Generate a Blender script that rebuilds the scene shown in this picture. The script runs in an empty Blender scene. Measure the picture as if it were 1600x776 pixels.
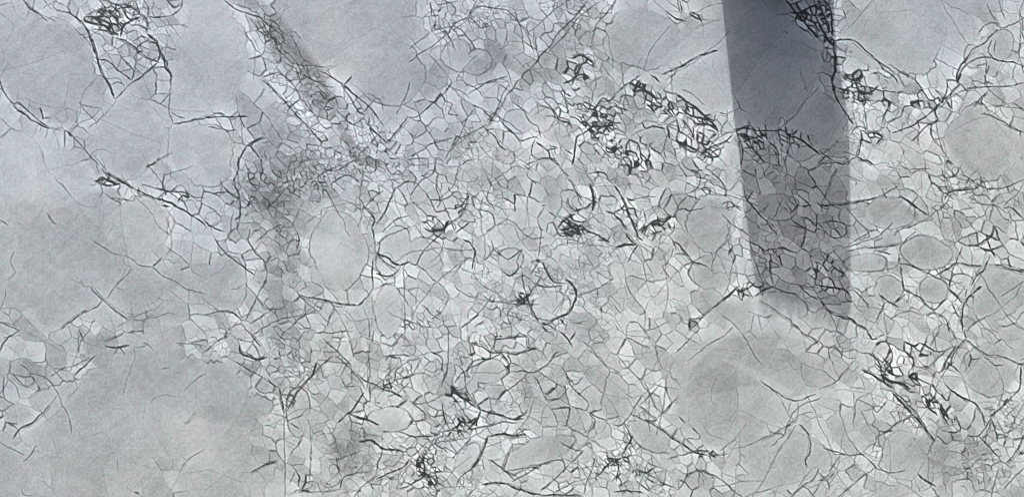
# Close-up of a polished grey marble slab with dark breccia veins, part of it shaded by an added board out of view
import bpy, math, random
import numpy as np

C = bpy.context.scene.collection
S = 0.00125                      # metres per pattern unit (one unit = one photograph pixel)
ZC = 1.02                        # height of the picture's centre above the ground
def P(u, v, y=0.0): return ((u - 800) * S, y, ZC + (388 - v) * S)

# ------------------------------------------------------------------ camera
cam = bpy.data.objects.new('camera', bpy.data.cameras.new('camera')); C.objects.link(cam)
cam.location = (0, -3.0, ZC); cam.rotation_euler = (math.radians(90), 0, 0)
cam.data.sensor_width = 36; cam.data.lens = 36 * 3.0 / (1600 * S); cam.data.clip_end = 1000
bpy.context.scene.camera = cam

# ------------------------------------------------------------------ sky and sun (high and grazing, so a short board throws a long shade)
DEPTH = 0.30                     # how far the shading board sticks out from the slab
DROP = 505                       # length of its shade down the slab, in units, from the board's underside at DROP_V
DROP_V = -100
k = (DROP - DROP_V) * S / DEPTH  # metres down per metre out
side = 0.10                      # metres to the right per metre towards the slab
d = (side, 1.0, -k)              # direction the sunlight travels (towards the slab, +Y)
n = math.sqrt(sum(c * c for c in d)); L = [c / n for c in d]
elev = math.asin(-L[2])
az = math.atan2(-L[0], -L[1])    # where the sun stands, clockwise from +Y
world = bpy.data.worlds.new('World'); bpy.context.scene.world = world; world.use_nodes = True
nt = world.node_tree; bg = nt.nodes['Background']; sky = nt.nodes.new('ShaderNodeTexSky')
sky.sky_type = 'NISHITA'; sky.sun_disc = False; sky.dust_density = 6.0; sky.ozone_density = 0.2; sky.air_density = 0.8; sky.sun_elevation = elev; sky.sun_rotation = az
nt.links.new(sky.outputs[0], bg.inputs[0]); bg.inputs[1].default_value = 0.15
sun = bpy.data.objects.new('sun', bpy.data.lights.new('sun', 'SUN')); C.objects.link(sun)
sun.data.energy = 3.8; sun.data.angle = math.radians(0.5); sun.data.color = (1.0, 0.965, 0.935)
from mathutils import Vector
sun.rotation_euler = Vector(L).to_track_quat('-Z', 'Y').to_euler(); sun.location = (0, -2, 3)
vs = bpy.context.scene.view_settings
vs.view_transform = 'Standard'; vs.look = 'None'; vs.gamma = 1; vs.use_curve_mapping = False; vs.exposure = 0.54

bpy.context.scene.cycles.filter_width = 1.0

# ------------------------------------------------------------------ helpers
def tag(o, label=None, cat=None, kind=None, group=None):
    if label: o['label'] = label
    if cat: o['category'] = cat
    if kind: o['kind'] = kind
    if group: o['group'] = group
    return o
class NT:
    def __init__(s, name):
        s.m = bpy.data.materials.new(name); s.m.use_nodes = True; s.t = s.m.node_tree; s.b = s.t.nodes['Principled BSDF']
    def n(s, kind, **kw):
        x = s.t.nodes.new(kind)
        for k_, v_ in kw.items(): setattr(x, k_, v_)
        return x
    def l(s, a, b): s.t.links.new(a, b)
    def math(s, op, a, b=None, clamp=False):
        x = s.n('ShaderNodeMath', operation=op, use_clamp=clamp)
        for i, q in enumerate((a, b)):
            if q is None: continue
            if isinstance(q, (int, float)): x.inputs[i].default_value = q
            else: s.l(q, x.inputs[i])
        return x.outputs[0]
    def mix(s, f, a, b, mode='MIX'):
        x = s.n('ShaderNodeMix', data_type='RGBA', blend_type=mode)
        for i, q in ((0, f), (6, a), (7, b)):
            if isinstance(q, (int, float)): x.inputs[i].default_value = q
            elif isinstance(q, tuple): x.inputs[i].default_value = q + (1,)
            else: s.l(q, x.inputs[i])
        return x.outputs[2]
    def noise(s, vec, scale, detail=3, rough=.5):
        x = s.n('ShaderNodeTexNoise'); s.l(vec, x.inputs['Vector']); x.inputs['Scale'].default_value = scale
        x.inputs['Detail'].default_value = detail; x.inputs['Roughness'].default_value = rough; return x.outputs['Fac']
    def attr(s, name):
        return s.n('ShaderNodeAttribute', attribute_name=name).outputs['Fac']

# ---- marble pattern: traced veins and crackle, in slab millimetre-like units (u right, v down)
import numpy as np
RNG = np.random.RandomState(7)
def cum(a): return np.concatenate(a)
US = cum([np.arange(-480, -60, 6.0), np.arange(-60, 1660, 1.0), np.arange(1660, 2086, 6.0)])
VS = cum([np.arange(-360, -50, 6.0), np.arange(-50, 826, 1.0), np.arange(826, 1142, 6.0)])
UU, VV = np.meshgrid(US.astype(np.float32), VS.astype(np.float32))
IU, IV = int(np.searchsorted(US, -60)), int(np.searchsorted(VS, -50))   # where the fine 1-unit window starts
WI, HI = 1720, 876

def sstep(x, a, b):
    t = np.clip((x - a) / (b - a), 0, 1); return t * t * (3 - 2 * t)

def vnoise(u, v, scale, seed):
    r = np.random.RandomState(seed); G = r.rand(256, 256).astype(np.float32)
    x = u / scale + 1000.37; y = v / scale + 1000.71
    xi = np.floor(x); yi = np.floor(y); fx = x - xi; fy = y - yi
    fx = fx * fx * (3 - 2 * fx); fy = fy * fy * (3 - 2 * fy)
    xi = xi.astype(np.int32) & 255; yi = yi.astype(np.int32) & 255; xj = (xi + 1) & 255; yj = (yi + 1) & 255
    return (G[yi, xi] * (1 - fx) + G[yi, xj] * fx) * (1 - fy) + (G[yj, xi] * (1 - fx) + G[yj, xj] * fx) * fy

def fnoise(u, v, scale, seed, octs=4):
    s = 0; a = 1; t = 0
    for k in range(octs):
        s = s + a * vnoise(u, v, scale / 2 ** k, seed + k); t += a; a *= .55
    return s / t

def cracks(u, v, cell, seed, stretch=1.0, ang=0.0, warp=0.35, width=1.0, keep=0.6):
    """irregular crack network: distance to the borders of jittered cells, each border with its own strength"""
    wu = u + cell * warp * 2 * (fnoise(u, v, cell * 1.6, seed + 11, 3) - .5) * 2
    wv = v + cell * warp * 2 * (fnoise(u, v, cell * 1.6, seed + 31, 3) - .5) * 2
    c, s = math.cos(ang), math.sin(ang)
    x = ((wu * c + wv * s) / (cell * stretch) + 500).astype(np.float32); y = ((-wu * s + wv * c) / cell + 500).astype(np.float32)
    r = np.random.RandomState(seed); JX = r.rand(128, 128).astype(np.float32); JY = r.rand(128, 128).astype(np.float32)
    xi = np.floor(x).astype(np.int32); yi = np.floor(y).astype(np.int32); x -= xi; y -= yi
    d1 = np.full(x.shape, 9, np.float32); d2 = d1.copy(); ax = d1.copy(); ay = d1.copy(); bx = d1.copy(); by = d1.copy()
    i1 = np.zeros(x.shape, np.int32); i2 = i1.copy()
    for a in (-1, 0, 1):
        for b in (-1, 0, 1):
            mx = (xi + a) & 127; my = (yi + b) & 127; px = a + JX[my, mx]; py = b + JY[my, mx]
            d = (px - x) ** 2 + (py - y) ** 2; ident = my * 128 + mx
            n1 = d < d1; n2 = (~n1) & (d < d2)
            d2 = np.where(n1, d1, np.where(n2, d, d2)); i2 = np.where(n1, i1, np.where(n2, ident, i2))
            bx = np.where(n1, ax, np.where(n2, px, bx)); by = np.where(n1, ay, np.where(n2, py, by))
            d1 = np.where(n1, d, d1); i1 = np.where(n1, ident, i1); ax = np.where(n1, px, ax); ay = np.where(n1, py, ay)
    e = (d2 - d1) / (2 * np.hypot(bx - ax, by - ay) + 1e-4) * cell
    h = ((i1 * i2 + (i1 + i2) * 7919) % 10007) / 10007.0      # one number per border
    st = np.clip((h - (1 - keep)) / keep, 0, 1); st = np.where(st > 0, .28 + .72 * st ** 1.6, 0)
    w = width * (.55 + .55 * st)
    val = ((i1 * 7919) % 1009) / 1009.0 - .5                   # and one per fragment
    return (np.exp(-(e / w) ** 2) * st).astype(np.float32), val.astype(np.float32)

def breccia(spacing, lines, seed, warp=2.2, lean=1.55):
    """one joined network of angular fragments on the fine window: cells sized by spacing, their borders led along the traced lines"""
    r = np.random.RandomState(seed); py, px = np.mgrid[0:HI, 0:WI].astype(np.float32)
    occ = np.zeros((HI, WI), bool); sx, sy = [], []
    def mark(x, y, rad):
        R = int(rad) + 1; x0, y0 = max(0, int(x) - R), max(0, int(y) - R); x1, y1 = min(WI, int(x) + R + 1), min(HI, int(y) + R + 1)
        occ[y0:y1, x0:x1] |= (px[y0:y1, x0:x1] - x) ** 2 + (py[y0:y1, x0:x1] - y) ** 2 < rad * rad
    for q, nrm in lines:             # twin seeds either side of each traced vein
        i = 0
        while i < len(q):
            x, y = q[i, 0] + 60, q[i, 1] + 50
            if not (3 < x < WI - 3 and 3 < y < HI - 3): i += 20; continue
            sp = min(spacing[int(y), int(x)], 26) * r.uniform(.7, 1.2); off = sp * r.uniform(.34, .48)
            A = (x + nrm[i, 0] * off, y + nrm[i, 1] * off); B = (x - nrm[i, 0] * off, y - nrm[i, 1] * off)
            if all(2 < p[0] < WI - 2 and 2 < p[1] < HI - 2 and not occ[int(p[1]), int(p[0])] for p in (A, B)):
                for p in (A, B): sx.append(p[0]); sy.append(p[1])
                for p in (A, B): mark(p[0], p[1], off * .95)
            i += max(3, int(sp * r.uniform(2, 3.2)))
    rx = r.randint(0, WI, 260000); ry = r.randint(0, HI, 260000)
    for x, y in zip(rx.tolist(), ry.tolist()):
        if occ[y, x]: continue
        sx.append(x + r.rand()); sy.append(y + r.rand()); mark(x, y, spacing[y, x] * r.uniform(.55, .95))
    sx = np.array(sx, np.float32); sy = np.array(sy, np.float32)
    wx = px + warp * 2 * (fnoise(px, py, 11, seed + 1, 2) - .5) + warp * 3.2 * (vnoise(px, py, 34, seed + 3) - .5)
    wy = py + warp * 2 * (fnoise(px, py, 11, seed + 2, 2) - .5) + warp * 3.2 * (vnoise(px, py, 34, seed + 4) - .5)
    gx_, gy_ = np.clip(sx.astype(int), 0, WI - 1), np.clip(sy.astype(int), 0, HI - 1)
    ix, iy = np.clip(sx.astype(int), 0, WI - 1), np.clip(sy.astype(int), 0, HI - 1)
    def skew(x, y):              # fragments are drawn out along one diagonal
        p, q = (x + y) * .7071, (x - y) * .7071
        return p / lean ** .5, q * lean ** .5
    sx, sy = sx + (wx - px)[gy_, gx_], sy + (wy - py)[gy_, gx_]
    wx, wy = skew(wx, wy); sx, sy = skew(sx, sy)
    lab = np.full((HI, WI), -1, np.int32); lab[iy, ix] = np.arange(len(sx))
    best = np.where(lab >= 0, (wx - sx[lab]) ** 2 + (wy - sy[lab]) ** 2, 1e9).astype(np.float32)
    def shift(a, dx, dy):
        o = np.full_like(a, -1); h, w = a.shape
        o[max(0, -dy):h - max(0, dy), max(0, -dx):w - max(0, dx)] = a[max(0, dy):h - max(0, -dy), max(0, dx):w - max(0, -dx)]; return o
    for st in (64, 32, 16, 8, 4, 2, 1, 1):
        for dx in (-st, 0, st):
            for dy in (-st, 0, st):
                if dx == dy == 0: continue
                l2 = shift(lab, dx, dy); d = (wx - sx[l2]) ** 2 + (wy - sy[l2]) ** 2
                n = (l2 >= 0) & (d < best); lab[n] = l2[n]; best[n] = d[n]
    e = np.full((HI, WI), 99, np.float32); other = lab.copy()
    ax, ay = sx[lab], sy[lab]
    for R in (1, 3, 5):
        for dx, dy in ((R, 0), (-R, 0), (0, R), (0, -R), (R, R), (-R, R), (R, -R), (-R, -R)):
            l2 = shift(lab, dx, dy); ok = (l2 >= 0) & (l2 != lab); bx, by = sx[l2], sy[l2]
            d = ((wx - bx) ** 2 + (wy - by) ** 2 - best) / (2 * np.hypot(bx - ax, by - ay) + 1e-4)
            n = ok & (d < e); e[n] = d[n]; other[n] = l2[n]
    lo = np.minimum(lab, other).astype(np.int64); hi = np.maximum(lab, other).astype(np.int64)
    h = ((lo * 7919 + hi * 104729 + lo * hi) % 10007) / 10007.0
    cellv = ((lab.astype(np.int64) * 7919) % 1009) / 1009.0
    return e, h.astype(np.float32), cellv.astype(np.float32)

def blob(u, v, cx, cy, rx, ry, deg=0, soft=.35, wob=.18, seed=3):
    c, s = math.cos(math.radians(deg)), math.sin(math.radians(deg))
    x = ((u - cx) * c + (v - cy) * s) / rx; y = (-(u - cx) * s + (v - cy) * c) / ry
    return np.hypot(x, y)

def grid_lookup(rows):
    g = np.array([[int(k) for k in r] for r in rows], np.float32)
    x = np.clip((UU - 25) / 50, 0, g.shape[1] - 1.001); y = np.clip((VV - 25) / 50, 0, g.shape[0] - 1.001)
    x = np.clip(x + .9 * (fnoise(UU, VV, 40, 91, 3) - .5), 0, g.shape[1] - 1.001)
    y = np.clip(y + .9 * (fnoise(UU, VV, 40, 97, 3) - .5), 0, g.shape[0] - 1.001)
    xi = x.astype(int); yi = y.astype(int); fx = x - xi; fy = y - yi
    return (g[yi, xi] * (1 - fx) + g[yi, xi + 1] * fx) * (1 - fy) + (g[yi + 1, xi] * (1 - fx) + g[yi + 1, xi + 1] * fx) * fy

DENS = ["13566303400015665361331028310134", "00155101620015345544001100252243",
        "00142101363012244642431001863343", "41111122365433355556644211766423",
        "10210136666654456665465542665411", "00144226776655665556665552256632",
        "11113446762456654566633456336655", "00011246630445555655623556433454",
        "00011114741445554545434556443452", "10011226634345555454343125555433",
        "43432245665455454543321112554444", "44311132755555544444410122464224",
        "32101110643454544444410011356334", "42001121444566544345431113336655",
        "11001211344557543345642123333665", "11001211344557543345642123333665"]
# grain boundaries of the clean, uncracked fragments: centre, radii, turn
CELLS = [(330,85,60,85,0),(85,105,62,78,0),(200,225,55,58,0),(320,245,50,52,0),(529,388,46,66,0),(500,55,75,55,0),
 (605,115,60,55,0),(714,85,28,28,0),(745,95,25,22,0),(998,62,66,52,0),(1095,140,52,48,30),(1190,105,50,95,0),(1270,190,50,48,0),
 (1395,62,85,62,15),(1530,225,62,62,25),(1215,322,32,22,0),(1110,348,42,46,0),(1392,333,42,28,0),(1448,395,46,28,10),(1352,410,34,16,0),
 (1388,452,25,22,0),(1457,452,24,24,40),(1565,455,50,42,-35),(215,350,48,52,0),(235,440,52,36,-20),(100,385,70,90,-35),(40,280,40,60,0),(608,485,23,44,0),
 (352,440,42,46,0),(862,478,34,24,-10),(1160,600,110,66,20),(1225,478,45,22,10),(240,640,190,85,0),(840,708,62,22,-22),(1012,682,36,20,35),
 (1545,580,50,44,30),(1412,712,34,42,0),(1230,720,75,45,0),(757,580,34,20,-10),(1368,188,18,20,30),(1012,212,28,24,0),(1106,208,20,15,20),
 (730,600,20,16,0),(1503,445,20,22,0),(610,655,36,22,0),(465,640,18,40,0),(730,715,16,30,35),(1440,560,22,14,0),(1260,210,45,40,0),(1560,70,30,25,0),
 (810,190,24,20,0),(845,185,22,22,0),(615,395,28,44,15),(663,395,30,28,0),(745,390,24,20,0),(798,405,22,20,0),(1110,425,40,26,0),(1520,90,14,22,0)]
# slow change of the stone's own lightness: centre, radii, turn, amount
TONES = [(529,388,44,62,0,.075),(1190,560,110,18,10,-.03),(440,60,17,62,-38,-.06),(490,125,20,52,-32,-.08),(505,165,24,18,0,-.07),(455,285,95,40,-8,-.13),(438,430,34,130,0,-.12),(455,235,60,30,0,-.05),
 (400,210,60,40,0,-.05),(540,690,36,60,0,-.08),(600,730,60,30,0,-.06),(680,362,26,10,0,-.14),(900,352,30,9,0,-.1),(185,530,60,12,-15,-.1),
 (230,500,40,10,-10,-.08),(20,590,60,26,0,-.07),(400,575,22,40,-40,-.12),(340,640,26,16,0,-.07),(1500,700,50,56,0,-.09),(1420,600,40,24,40,-.08),(850,90,14,70,38,-.1),(920,50,16,50,30,-.08),
 (765,90,30,40,35,-.06),(665,125,40,30,0,-.04),(860,290,18,34,0,-.09),(815,350,22,34,0,-.07),(1075,170,60,12,35,-.08),(1385,150,50,30,30,-.05),
 (700,620,40,50,0,-.05),(1330,660,40,12,-30,-.05),(1350,500,60,24,20,-.05),(1420,395,46,28,0,-.05),(930,390,30,50,0,-.05),
 (430,420,60,50,0,-.02),(530,450,40,26,0,-.05),
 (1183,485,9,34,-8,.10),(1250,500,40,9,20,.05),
 (845,170,40,40,0,.06),(800,230,60,40,0,.05),(1375,70,60,60,0,.02),(860,478,40,28,0,.05),(700,470,90,70,0,.04),(1370,200,60,70,0,.07),(1105,205,60,40,0,.07),(1440,470,60,40,0,.04),
 (760,700,120,50,0,.04),(1000,720,90,50,0,.04),(610,650,40,20,0,.06),(545,50,60,30,-10,.03),(600,80,60,4,0,.03),(330,90,60,80,0,.02),(1150,420,40,50,0,.06),(1560,600,60,50,0,.02),(615,400,40,60,0,.05)]
# fragments with a clear edge: lightness, edge softness, outline
BLOCKS = [(-.035,3,[(-500,600),(60,562),(150,548),(300,545),(372,577),(438,607),(446,690),(446,1200),(-500,1200)]),
 (.085,1.2,[(413,121),(435,113),(470,152),(453,168)]),(.08,1.2,[(454,170),(469,154),(496,192),(486,200)]),(.05,1.5,[(489,202),(510,184),(520,205),(502,221)]),
 (.04,1.5,[(400,72),(420,66),(438,110),(412,118),(402,100)]),
 (-.085,4,[(360,-5),(408,0),(460,48),(492,92),(525,145),(545,185),(530,205),(500,190),(468,148),(436,108),(412,60),(385,25)]),
 (-.17,2.5,[(528,190),(540,195),(556,222),(580,246),(600,258),(590,264),(560,256),(540,235),(530,210)]),(.07,2,[(540,185),(560,190),(600,245),(580,244),(556,220)]),
 (.05,2,[(0,205),(100,212),(160,285),(150,300),(80,330),(0,300)]),(-.03,2.5,[(0,330),(90,300),(160,300),(165,370),(235,415),(205,425),(155,465),(110,510),(0,500)]),
 (-.03,2.5,[(240,417),(320,458),(400,475),(390,500),(300,495),(200,495),(160,462),(205,420)]),(.03,2,[(262,190),(262,300),(300,300),(362,290),(378,200)]),
 (.03,2,[(112,205),(180,155),(245,105),(262,180),(255,300),(165,275)]),(-.03,2,[(135,60),(178,150),(112,203),(20,160),(0,120),(0,60),(60,30)]),
 (.035,2,[(585,320),(640,300),(660,340),(655,395),(625,410),(590,400)]),(.05,1.5,[(583,450),(628,440),(632,510),(630,560),(583,545)]),
 (.05,1.5,[(840,440),(880,440),(900,455),(892,485),(852,505),(830,480)]),(-.05,1.5,[(1060,310),(1100,305),(1140,330),(1145,380),(1110,412),(1070,395),(1052,370)]),
 (-.03,1.5,[(1480,170),(1500,150),(1540,175),(1600,200),(1600,280),(1540,285),(1490,240),(1462,200)]),(-.02,1.5,[(1405,400),(1430,370),(1480,362),(1495,395),(1485,410),(1440,425),(1405,412)]),
 (-.06,1.5,[(1352,315),(1400,308),(1440,340),(1420,355),(1370,355)]),(-.05,1.5,[(1325,412),(1380,405),(1400,412),(1360,425),(1330,425)]),(-.05,1.5,[(1372,435),(1405,435),(1412,455),(1395,470),(1370,460)]),
 (-.07,1.5,[(1430,440),(1480,435),(1485,450),(1462,480),(1445,465)]),(.06,1.2,[(1488,420),(1500,412),(1530,415),(1515,460),(1490,455)]),(.05,1.2,[(1350,165),(1385,155),(1390,170),(1365,200),(1352,195)]),
 (-.06,1.5,[(1010,210),(1040,200),(1060,225),(1065,250),(1030,245),(1005,225)]),(-.04,1.5,[(1180,70),(1300,60),(1303,190),(1270,150),(1220,205),(1150,205),(1140,90)]),
 (-.04,2,[(940,40),(990,10),(1060,20),(1100,40),(1010,110),(940,100)]),(.05,2,[(1040,115),(1130,80),(1150,195),(1095,165),(1045,150)]),
 (-.06,2,[(1080,575),(1130,530),(1200,520),(1330,545),(1350,590),(1230,625),(1180,600),(1140,610),(1070,620)]),(-.035,2,[(1085,590),(1140,560),(1215,600),(1185,650),(1100,668),(1075,630)]),(.07,1.2,[(1125,560),(1150,563),(1240,612),(1230,618),(1150,575)]),
 (-.05,1.5,[(800,700),(870,665),(900,700),(840,735),(790,740)]),(-.03,1.5,[(985,650),(1040,680),(1035,710),(990,690)]),(.05,1.5,[(700,690),(760,680),(735,730),(700,745)]),(-.04,1.5,[(645,0),(580,0),(440,0),(470,60),(560,150),(640,180),(700,130),(650,60)]),
 (.045,1.5,[(560,615),(640,600),(660,640),(640,655),(590,655),(560,640)]),(-.06,1.5,[(520,680),(560,650),(590,680),(580,740),(540,770),(515,740)]),(-.06,1.2,[(710,120),(745,90),(780,100),(750,130),(715,140)]),(-.05,1.5,[(1505,560),(1560,545),(1590,590),(1560,630),(1520,620)])]
# knots where the veins tangle: centre, radii, turn, strokes, darkness, width
KNOTS = [(175,30,35,22,10,34,.85,2.2),(250,25,32,24,0,26,.55,1.6),(225,70,25,18,0,12,.55,1.5),(430,50,24,52,-35,60,.6,1.5),(490,130,22,50,-30,60,.62,1.5),
 (455,225,60,42,0,150,.55,1.6),(455,280,95,44,-8,170,.72,1.7),(445,380,26,70,0,90,.55,1.6),(390,300,24,60,10,40,.6,1.7),(455,500,34,44,0,80,.6,1.7),(440,600,30,44,0,80,.55,1.6),
 (480,565,48,28,-45,50,.6,1.8),(470,750,24,18,0,40,.8,1.9),(560,560,40,26,0,44,.6,1.7),(720,45,60,38,0,50,.5,1.5),(800,70,38,50,30,50,.5,1.5),(905,110,26,26,35,40,.85,2.2),(880,50,26,46,35,50,.5,1.5),
 (830,130,30,26,0,34,.5,1.5),(850,170,26,20,0,20,.5,1.5),(935,190,40,32,20,60,.82,1.9),(990,175,30,20,0,36,.6,1.7),(1020,150,42,16,35,34,.95,2.4),(1080,182,50,17,35,70,.98,2.5),(1085,225,48,15,25,60,.95,2.3),
 (985,235,42,30,10,50,.8,1.9),(1060,260,46,18,10,50,.65,1.8),(1110,270,30,26,0,40,.65,1.8),(1000,275,40,16,0,40,.7,1.8),(1265,20,26,26,35,46,.9,2.4),(1296,60,10,50,-8,40,.9,2.4),(1180,220,30,18,0,50,.8,1.9),
 (1240,215,30,14,20,26,.8,1.9),(1190,265,34,30,0,60,.7,1.8),(1260,310,40,36,0,90,.75,1.8),(1190,330,14,40,-10,40,.7,1.8),(1270,350,60,20,0,80,.7,1.8),(1240,400,60,26,0,80,.7,1.8),(1290,430,34,30,20,60,.75,1.9),
 (1200,400,26,30,0,40,.7,1.8),(1348,132,36,32,10,70,.95,2.3),(1385,140,40,24,30,56,.85,2),(1435,150,40,20,20,50,.8,1.95),(1465,155,30,14,20,36,.8,1.9),(1360,215,16,20,0,34,.9,2.2),(1390,190,28,28,0,30,.6,1.7),
 (1310,85,14,24,0,30,.85,2.2),(1450,285,50,32,10,90,.75,1.8),(1510,280,46,22,20,60,.7,1.8),(1480,340,60,26,10,70,.65,1.7),(1570,300,34,36,0,50,.6,1.7),(1560,360,36,34,0,46,.55,1.7),(1400,285,30,16,0,30,.6,1.7),
 (1545,380,14,14,0,18,.8,2.1),(680,355,26,12,0,34,.75,1.9),(895,355,27,16,0,56,1.0,2.6),(1030,352,30,13,-20,34,.85,2.1),(985,330,12,26,-20,12,.8,2),(730,200,50,40,0,40,.4,1.4),(760,290,60,40,0,50,.45,1.5),
 (820,465,12,14,0,22,.8,2),(1090,495,22,12,-40,18,.7,1.9),(1170,455,24,6,-10,16,.8,2),(1130,320,24,10,0,14,.6,1.7),(1125,420,26,26,0,26,.5,1.6),(1340,470,30,26,0,34,.65,1.8),(1420,470,30,24,0,32,.65,1.8),
 (1380,475,30,14,0,22,.6,1.7),(1300,360,16,24,0,22,.7,1.8),(50,590,28,18,0,30,.45,1.7),(20,655,26,22,0,26,.45,1.6),(200,545,40,8,-12,26,.6,1.7),(120,528,30,10,0,26,.5,1.7),(230,487,36,12,-25,30,.45,1.6),(20,510,24,12,0,14,.45,1.6),
 (395,575,12,14,0,12,.6,1.8),(450,540,40,26,0,60,.6,1.7),(1395,570,26,20,0,40,.92,2.4),(1385,535,24,14,20,30,.7,2),(1450,610,60,18,42,90,.92,2.3),(1425,625,60,12,45,40,.6,1.7),(1430,545,26,14,0,26,.7,1.9),(1440,590,26,14,30,30,.7,2),
 (1480,690,40,44,0,100,.6,1.6),(1440,700,18,24,0,30,.6,1.7),(1520,745,30,26,0,50,.65,1.7),(1545,660,14,30,0,26,.6,1.8),(1560,710,34,50,0,50,.5,1.6),(1495,565,26,18,0,26,.7,1.9),
 (670,730,20,26,0,50,.92,2.3),(715,615,22,14,40,34,.92,2.4),(725,660,26,14,-30,34,.85,2.2),(665,650,30,26,0,40,.6,1.8),(690,690,40,20,0,36,.6,1.7),(540,690,26,50,0,50,.5,1.6),(610,700,16,6,0,14,.85,2.2),(490,755,30,16,0,40,.7,1.8),
 (960,715,20,14,0,36,.75,1.9),(1010,740,34,24,-30,60,.6,1.7),(1100,708,20,10,0,24,.75,2),(1060,690,26,14,30,24,.65,1.8),(1030,640,20,12,0,16,.6,1.7),(1090,750,24,20,0,24,.5,1.6),(870,560,50,30,0,40,.45,1.4),(920,620,60,40,0,50,.45,1.4),
 (780,110,24,24,0,22,.45,1.5),(60,175,18,8,30,14,.8,2),(175,285,20,6,0,8,.7,2),(275,305,26,9,20,18,.85,2.2),(590,240,30,12,35,26,.65,1.8),(570,170,30,30,40,30,.6,1.7),(350,185,26,6,0,16,.6,1.8),
 (1540,30,24,30,0,26,.5,1.6),(1575,160,30,10,15,20,.5,1.5),(820,620,40,26,0,24,.45,1.4),(560,460,30,40,0,26,.35,1.4),(780,480,50,50,0,50,.4,1.4),(690,500,60,50,0,60,.4,1.4),(890,440,40,50,0,40,.4,1.4)]

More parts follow.
